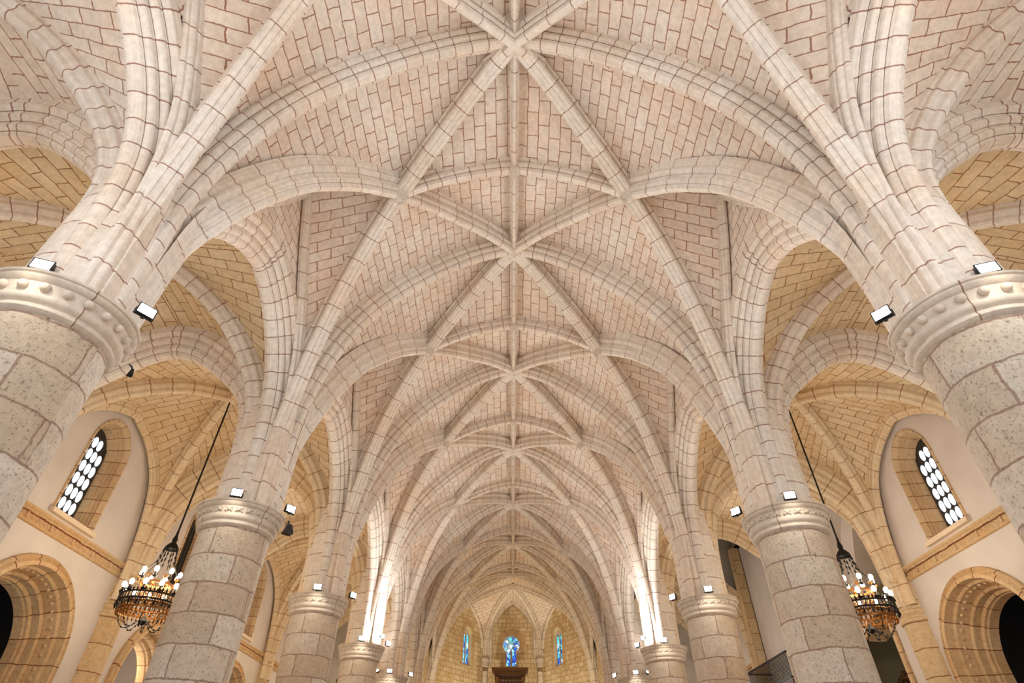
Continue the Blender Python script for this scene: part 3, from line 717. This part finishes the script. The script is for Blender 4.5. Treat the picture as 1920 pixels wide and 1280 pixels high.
for s in (-1, 1):
    f, L = maps[s]
    R1 = arc2((s*.150, YA-.03, .72), KEY); dv = KEY-V((s*.150, YA-.03, 0)); lat = V((-dv.y, dv.x, 0)).normalized()
    mb = MB(); sweep(mb, R1, lat, P_ADIAG, apex=False); mb.build('diagonal_rib', 'rib_long', av)
    E1 = offset(R1, lat, .026, False); E1[-1] = KEY+V((0, 0, .026))
    F1 = arc2((s*.140, YA-.008, .72), (0, YA-.008, .965)); mb = MB(); sweep(mb, F1, V((0, 1, 0)), P_FORM); mb.build('wall_rib', 'rib_long', av)
    web.grid(*fan(offset(F1, V((0, 1, 0)), .02), E1, lambda p: p.y, roff()))
    a = V(f(.03, .72, -.01)); mid = V(f(L/2, .95, -.01)); z = V(f(L-.03, .72, -.01))
    dl = (mid-a).normalized(); dl.z = 0
    for p0, tgt in ((a, 0), (z, 1)):
        F2 = arc2(p0, mid); mb = MB(); sweep(mb, F2, dl, P_FORM); mb.build('wall_rib', 'rib_long', av)
        F2E = offset(F2, dl, .02)
        if tgt == 0: web.grid(*fan(F2E, E1, lambda p: p.x+p.y, roff()))
        else:
            R2 = arc2((s*.395, D(6)+.04, .60), KEY); dv = KEY-R2[0]; l2 = V((-dv.y, dv.x, 0)).normalized()
            mb = MB(); sweep(mb, R2, l2, P_ADIAG, apex=False); mb.build('diagonal_rib', 'rib_long', av)
            E2 = offset(R2, l2, .026, False); E2[-1] = KEY+V((0, 0, .026)); web.grid(*fan(F2E, E2, lambda p: p.x, roff()))
            T = offset(rz((s*XC, D(6)+.01), (-s, 0), R_TRANS, 22), V((0, 1, 0)), DT); web.grid(*fan(T, E2, lambda p: p.y, roff()))
    # clustered wall shaft on a carved corbel
    m = MB(); c = W((s*.155, YA-.004, 0)); c.z = EYE
    for q in (-2, -1, 0, 1, 2): m.lathe(c+V((q*.17, -.16+.06*abs(q), 0)), [(.001, .64*H), (.10, .675*H), (.10, .80*H), (.13, .90*H)], 10)
    m.lathe(c, [(.001, .60*H), (.20, .61*H), (.20, ZF*H+.02)], 14)
    tag(m.build('wall_shaft', 'rib_long'), f'clustered wall shaft on the {SIDE[s]} of the central apse window', 'shaft', 'apse wall shafts', 'structure')
    m = MB(); m.lathe(c, [(.20, .630*H), (.26, .634*H), (.27, .655*H), (.34, .664*H), (.36, .672*H), (.33, .678*H), (.1, .68*H)], 16)
    tag(m.build('corbel_capital', 'capital'), f'carved capital of the wall shaft on the {SIDE[s]} of the central apse window', 'capital', 'apse corbels', 'structure')
web.build('web', 'web', av)
b = MB(); b.lathe(W(KEY), [(.001,-.05),(.14,-.05),(.20,.03),(.26,.25)], 14); b.lathe(W((0, YA-.012, .966)), [(.001,-.05),(.10,-.04),(.14,.04),(.16,.3)], 12); b.build('boss', 'capital', av)
# altarpiece in front of the apse wall
al = thing('altar_retable', 'dark carved wooden retable with projecting cornice below the central apse window', 'altar', W((-.014, 3.50, ZF)))
m = MB(); m.box(W((-.014, 3.50, .225)), (.16*H, .06*H, .716*H)); m.build('body', 'wood', al, 0)
m = MB()
for i, (wd, z) in enumerate(((.165, .578), (.178, .586), (.190, .594), (.200, .602))): m.box(W((-.014, 3.50, z)), (wd*H, (wd-.09)*H, .0085*H))
m.build('cornice', 'gold', al, 0)
m = MB()
for i in range(15): m.box(W((-.014+(i-7)*.0115, 3.445, .570)), (.07, .1, .08))
for i in range(9): m.ball(W((-.014+(i-4)*.019, 3.466, .552)), .085, 8)
m.build('carved_frieze', 'gold', al)
for q in (-1, 1):
    m = MB(); m.lathe(W((-.014+q*.07, 3.462, ZF)), [(.11, .2), (.11, 8.2), (.15, 8.35)], 12); m.build('colonnette', 'gold', al)

# ------------------------------------------------------------------ floodlights
lamp = thing('floodlight', 'x', 'floodlight', (0, 0, 0), 'floodlights on the column capitals')
m = MB(); m.box((0, -.05, 0), (.30, .10, .22)); m.box((0, .002, .108), (.32, .03, .02)); m.box((0, .002, -.108), (.32, .03, .02)); m.box((.156, .002, 0), (.02, .03, .23)); m.box((-.156, .002, 0), (.02, .03, .23))
for i in range(6): m.box((-.12+i*.048, -.11, 0), (.012, .03, .18))
m.build('housing', 'housing', lamp, 0)
m = MB(); m.box((0, .006, 0), (.285, .012, .20)); m.build('lens', 'lens', lamp, 0)
m = MB(); m.box((.172, -.05, -.06), (.015, .04, .14)); m.box((-.172, -.05, -.06), (.015, .04, .14)); m.box((0, -.05, -.125), (.359, .04, .015)); m.box((0, -.05, -.14), (.06, .06, .03)); m.build('bracket', 'housing', lamp, 0)
used = [0]
def light(kind, name, loc, energy, col, size=.1, dirv=None, angle=150, blend=.6):
    l = bpy.data.lights.new(name, kind); l.energy = energy; l.color = col
    if kind in ('POINT', 'SPOT'): l.shadow_soft_size = size
    if kind == 'SPOT': l.spot_size = math.radians(angle); l.spot_blend = blend
    o = bpy.data.objects.new(name, l); C.objects.link(o); o.location = loc
    if dirv is not None: o.rotation_euler = V(dirv).to_track_quat('-Z', 'Y').to_euler()
    return o
COOL = (1.0, .99, 1.0); WARM = (1.0, .80, .55)
E_FLOOD, E_LOCAL, E_AISLE = 150, 15, 92
lamp.scale = (.62, .62, .62)
def flood(s, k, off, dirv, label, e=1.0, z=.3745, glow=False):
    p = W((s*(XC)+off[0]*s, D(k)+off[1], z)); d = V((dirv[0]*s, dirv[1], dirv[2])).normalized()
    yaw = math.atan2(-d.x, d.y); pit = math.asin(d.z)
    if used[0] == 0: o = lamp
    else: o = dup(lamp, p)
    used[0] += 1; o.location = p; o.rotation_euler = (pit, 0, yaw); o['label'] = label
    light('SPOT', 'flood_beam', p+d*.30, E_FLOOD*e, COOL if k < 2 else (1, .94, .86), .12, d+V((0, 0, .35)), 160, .6)
    if glow: light('SPOT', 'flood_glow', p+d*.48+V((0, 0, -.12)), E_LOCAL*e, (1, .93, .78), .05, (-d.x, -d.y, -1.2), 95, .6)
for k in range(0, 5):
    for s in (-1, 1):
        cn = f'{ORD[k]} column of the {SIDE[s]} row'
        flood(s, k, (-.010, -.058), (-.34, -.93, .0), glow=True, label=f'lit white floodlight on the camera-facing rim of the capital, {cn}')
        flood(s, k, (-.0745, .002), (-.80, -.58, .0), f'lit white floodlight on the nave-side rim of the capital, {cn}')
for s in (-1, 1):
    flood(s, 3, (-.064, -.040), (.28, .05, .95), f'upward floodlight glaring white onto the ribs, fourth column of the {SIDE[s]} row', .8, .385)
    light('SPOT', 'flood_beam', W((s*(XC-.075), D(3)-.055, .378)), 380, COOL, .12, (s*.50, .40, .75), 125, .7)
    flood(s, 4, (.035, -.058), (.2, -.7, .6), f'outer lit floodlight beside another on the capital, fifth column of the {SIDE[s]} row', .6)
# black loudspeaker-like housings
for s, k, off, lb in ((-1, 1, (-.079, .003), 'black flood housing hanging below the lit lamp on the second left capital'),):
    p = W((s*XC+off[0]*s, D(k)+off[1], .342)); t = thing('spotlight_housing', lb, 'lamp', p)
    m = MB(); m.lathe(p, [(.04, .09), (.06, .07), (.115, -.08), (.11, -.10), (.001, -.09)], 4); m.build('body', 'housing', t, 0)
    m = MB(); m.box(p+V((-.03, 0, .11)), (.03, .03, .09)); m.build('bracket', 'housing', t, 0)
p = W((-XC+.066, D(0)+.033, .322)); t = thing('mini_speaker', 'tiny black speaker hanging under the capital rim of the nearest left column', 'speaker', p)
m = MB(); m.lathe(p, [(.018, .05), (.042, -.042), (.001, -.042)], 4); m.build('body', 'iron', t, 0)
m = MB(); m.tube([p+V((0, 0, .04)), p+V((-.03, 0, .09)), p+V((-.06, -.01, .11))], .01, 5); m.build('bracket', 'iron', t)

# ------------------------------------------------------------------ chandeliers
RODTOP = .735
ch = thing('chandelier', 'x', 'chandelier', W((-XB, D(1)+BAY/2, .29)), 'aisle chandeliers')
O = V(ch.location); up = lambda z: V((0, 0, (z-.29)*H))
rnd = lambda r, a, z: O+V((r*math.cos(a), r*math.sin(a), z))
m = MB(); m.tube([O+up(.405), O+up(RODTOP)], .022, 6); m.build('rod', 'iron', ch)
m = MB(); m.lathe(O+up(.392), [(.16,-.02),(.15,.03),(.10,.10),(.05,.15),(.06,.22),(.03,.32),(.025,.42)], 16); m.build('canopy', 'iron', ch)
m = MB()
for i in range(8):
    a = i*math.pi/4; m.tube([rnd(.14, a, (.391-.29)*H), rnd(.17+.03, a, .90), rnd(.34, a, .66)], .009, 4)
    for q in range(3): m.ball(rnd(.15+.02*q, a, 1.15-.13*q), .022, 6, (1, 1, 1.8))
m.build('chain', 'iron', ch)
def ring(mb, r, z, h, th, n=40):
    mb.lathe(O, [(r-th, z), (r, z), (r, z+h), (r-th, z+h), (r-th, z)], n)
m = MB(); ring(m, .64, -.02, .03, .03); ring(m, .64, .11, .03, .03)
for i in range(48):
    a = 2*math.pi*i/48
    m.box(rnd(.63, a, .05), (.018, .018, .13), Matrix.Rotation(a, 3, 'Z'))
    if i % 2: m.lathe(rnd(.635, a, -.10), [(.002, -.06), (.028, 0), (.012, .05), (.012, .08)], 6)
    else: m.tube([rnd(.635, a+.065*math.cos(t*math.pi/4), -.05+.035*math.sin(t*math.pi/4)) for t in range(9)], .008, 4)
    m.lathe(rnd(.635, a, .14), [(.012, 0), (.026, .035), (.002, .10)], 5)
m.build('iron_ring', 'iron', ch)
m = MB(); ring(m, .56, -.17, .035, .02); ring(m, .52, -.05, .03, .02)
for i in range(40):
    a = 2*math.pi*i/40; m.box(rnd(.54, a, -.11), (.014, .035, .13), Matrix.Rotation(a, 3, 'Z')); m.lathe(rnd(.56, a, -.22), [(.002, -.05), (.024, 0), (.01, .05)], 5)
m.build('gilded_band', 'bronze', ch)
m = MB(); ring(m, .31, .40, .05, .02)
ring(m, .26, .20, .03, .015, 24); ring(m, .22, .08, .025, .015, 24)
for i in range(20):
    a = 2*math.pi*i/20; m.tube([rnd(.22, a, .09), rnd(.27, a+.10, .16), rnd(.25, a, .22), rnd(.31, a+.08, .32), rnd(.30, a, .42)], .009, 4)
for i in range(8):
    a = 2*math.pi*i/8; m.tube([rnd(.30, a, .42), rnd(.38, a, .38), rnd(.40, a, .48)], .014, 5); m.lathe(rnd(.40, a, .48), [(.01,0),(.05,.04),(.055,.06),(.02,.06)], 8)
    m.tube([rnd(.22, a, .12), rnd(.45, a, .06), rnd(.60, a, .08)], .012, 5)
m.build('upper_crown', 'bronze', ch)
m = MB()
m.lathe(O+V((0, 0, -.36)), [(.002,-.07),(.07,-.03),(.09,.02),(.06,.06),(.03,.12)], 12)
for i in range(8):
    a = 2*math.pi*(i+.5)/8; pts = []
    for t in range(11):
        u = t/10; r = .55*(1-u)+.08*u; z = -.18*(1-u)+(-.33)*u-.30*math.sin(math.pi*u)*(1-u*.4); pts.append(rnd(r, a, z))
    m.tube(pts, .008, 4)
    for t in (2, 4, 6, 8): m.ball(pts[t], .02, 6)
m.build('pendant_swags', 'iron', ch)
cnd = None; bl_ = None
for tier, (n, r, z) in enumerate(((12, .62, .17), (8, .40, .50))):
    for i in range(n):
        a = 2*math.pi*(i+.3)/n
        if cnd is None:
            mm = MB(); mm.lathe((0,0,0), [(.012,-.03),(.05,-.01),(.055,.01),(.018,.015),(.018,.10),(.012,.10)], 8); cnd = mm.build('candle_cup', 'iron', ch); cnd.data.transform(Matrix.Translation(O)); c = cnd
            mm = MB(); mm.ball((0, 0, .150), .048, 10, (1, 1, 1.35)); bl_ = mm.build('bulb', 'bulb', cnd); bl_.data.transform(Matrix.Translation(O))
        else:
            c = cnd.copy(); C.objects.link(c); c.parent = ch; b2 = bl_.copy(); C.objects.link(b2); b2.parent = c
        c.location = rnd(r, a, z)-O
ch['label'] = 'tiered iron chandelier with lit candle bulbs hanging in the left aisle'
dup(ch, W((XB-.026, D(1)+BAY/2, .283)), .4, 'tiered iron chandelier with lit candle bulbs hanging in the right aisle before the painted niche')
dup(ch, W((-XB, D(4)+BAY/2, .29)), .2, 'chandelier whose thin black rod shows between the third and fourth left columns')
for s in (-1, 1):
    for k in range(0, 6):
        light('POINT', 'chandelier_glow', W((s*XB, (D(k)+D(k-1))/2, .335)), E_AISLE*((.45, .75, 1, 1.1, 1.1, 1.1)[k] if (s, k) != (1, 4) else .55), ((1, .95, .88), (1, .87, .70))[k] if k < 2 else (WARM if s < 0 else ((1, .87, .72) if k != 4 else (1, .95, .88))), .35)
# lamp inside the left chapel
p = W((-XW-.12, 1.60, .262)); t = thing('wall_lamp', 'small glowing wall lamp inside the pale left chapel arch', 'lamp', p)
m = MB(); m.ball(p, .06, 10); m.build('globe', 'bulb', t); m = MB(); m.lathe(p, [(.02, -.05), (.05, -.07), (.02, -.14)], 8); m.build('holder', 'iron', t)
light('POINT', 'wall_lamp_glow', p+V((.1, 0, 0)), 40, (1, .85, .68), .1)
# spots added to brighten the choir and apse; no fixtures there
for s in (-1, 1):
    light('SPOT', 'choir_fill', W((s*.33, D(5)+.1, .20)), 420, (1, .84, .60), .2, (-s*.25, .55, .8), 150, .6)
    light('SPOT', 'apse_fill', W((s*.20, D(6)+.05, .10)), 760, (1, .86, .60), .2, (s*.1, .75, .65), 120, .6)
    light('SPOT', 'nave_beam', W((s*.36, D(-1)+.03, .37)), E_FLOOD*1.3, COOL, .15, (-s*.4, .45, .7), 165, .5)

# ------------------------------------------------------------------ world, camera
wd = bpy.data.worlds.new('World'); sc.world = wd; wd.use_nodes = True
bg = wd.node_tree.nodes['Background']; bg.inputs[0].default_value = (.94, .97, 1, 1); bg.inputs[1].default_value = 1.0
cam = bpy.data.cameras.new('Camera'); co = bpy.data.objects.new('Camera', cam); C.objects.link(co); sc.camera = co
cam.sensor_width = 36; cam.lens = 1044.64/1920*36; cam.clip_start = .05
yaw, pitch, rl = math.radians(-.2669), math.radians(40.284), math.radians(.392)
F = V((math.sin(yaw)*math.cos(pitch), math.cos(yaw)*math.cos(pitch), math.sin(pitch))); R0 = V((math.cos(yaw), -math.sin(yaw), 0)); U0 = R0.cross(F)
R1 = R0*math.cos(rl)+U0*math.sin(rl); U1 = U0*math.cos(rl)-R0*math.sin(rl)
mw = Matrix((R1, U1, -F)).transposed().to_4x4(); mw.translation = (.0008*H, 0, EYE); co.matrix_world = mw
vs = sc.view_settings; vs.view_transform = 'Standard'; vs.look = 'None'; vs.gamma = 1; vs.exposure = .18; vs.use_curve_mapping = False
sc.cycles.use_denoising = True; sc.cycles.max_bounces = 8; sc.cycles.diffuse_bounces = 5; sc.cycles.sample_clamp_indirect = 6; sc.cycles.use_light_tree = True
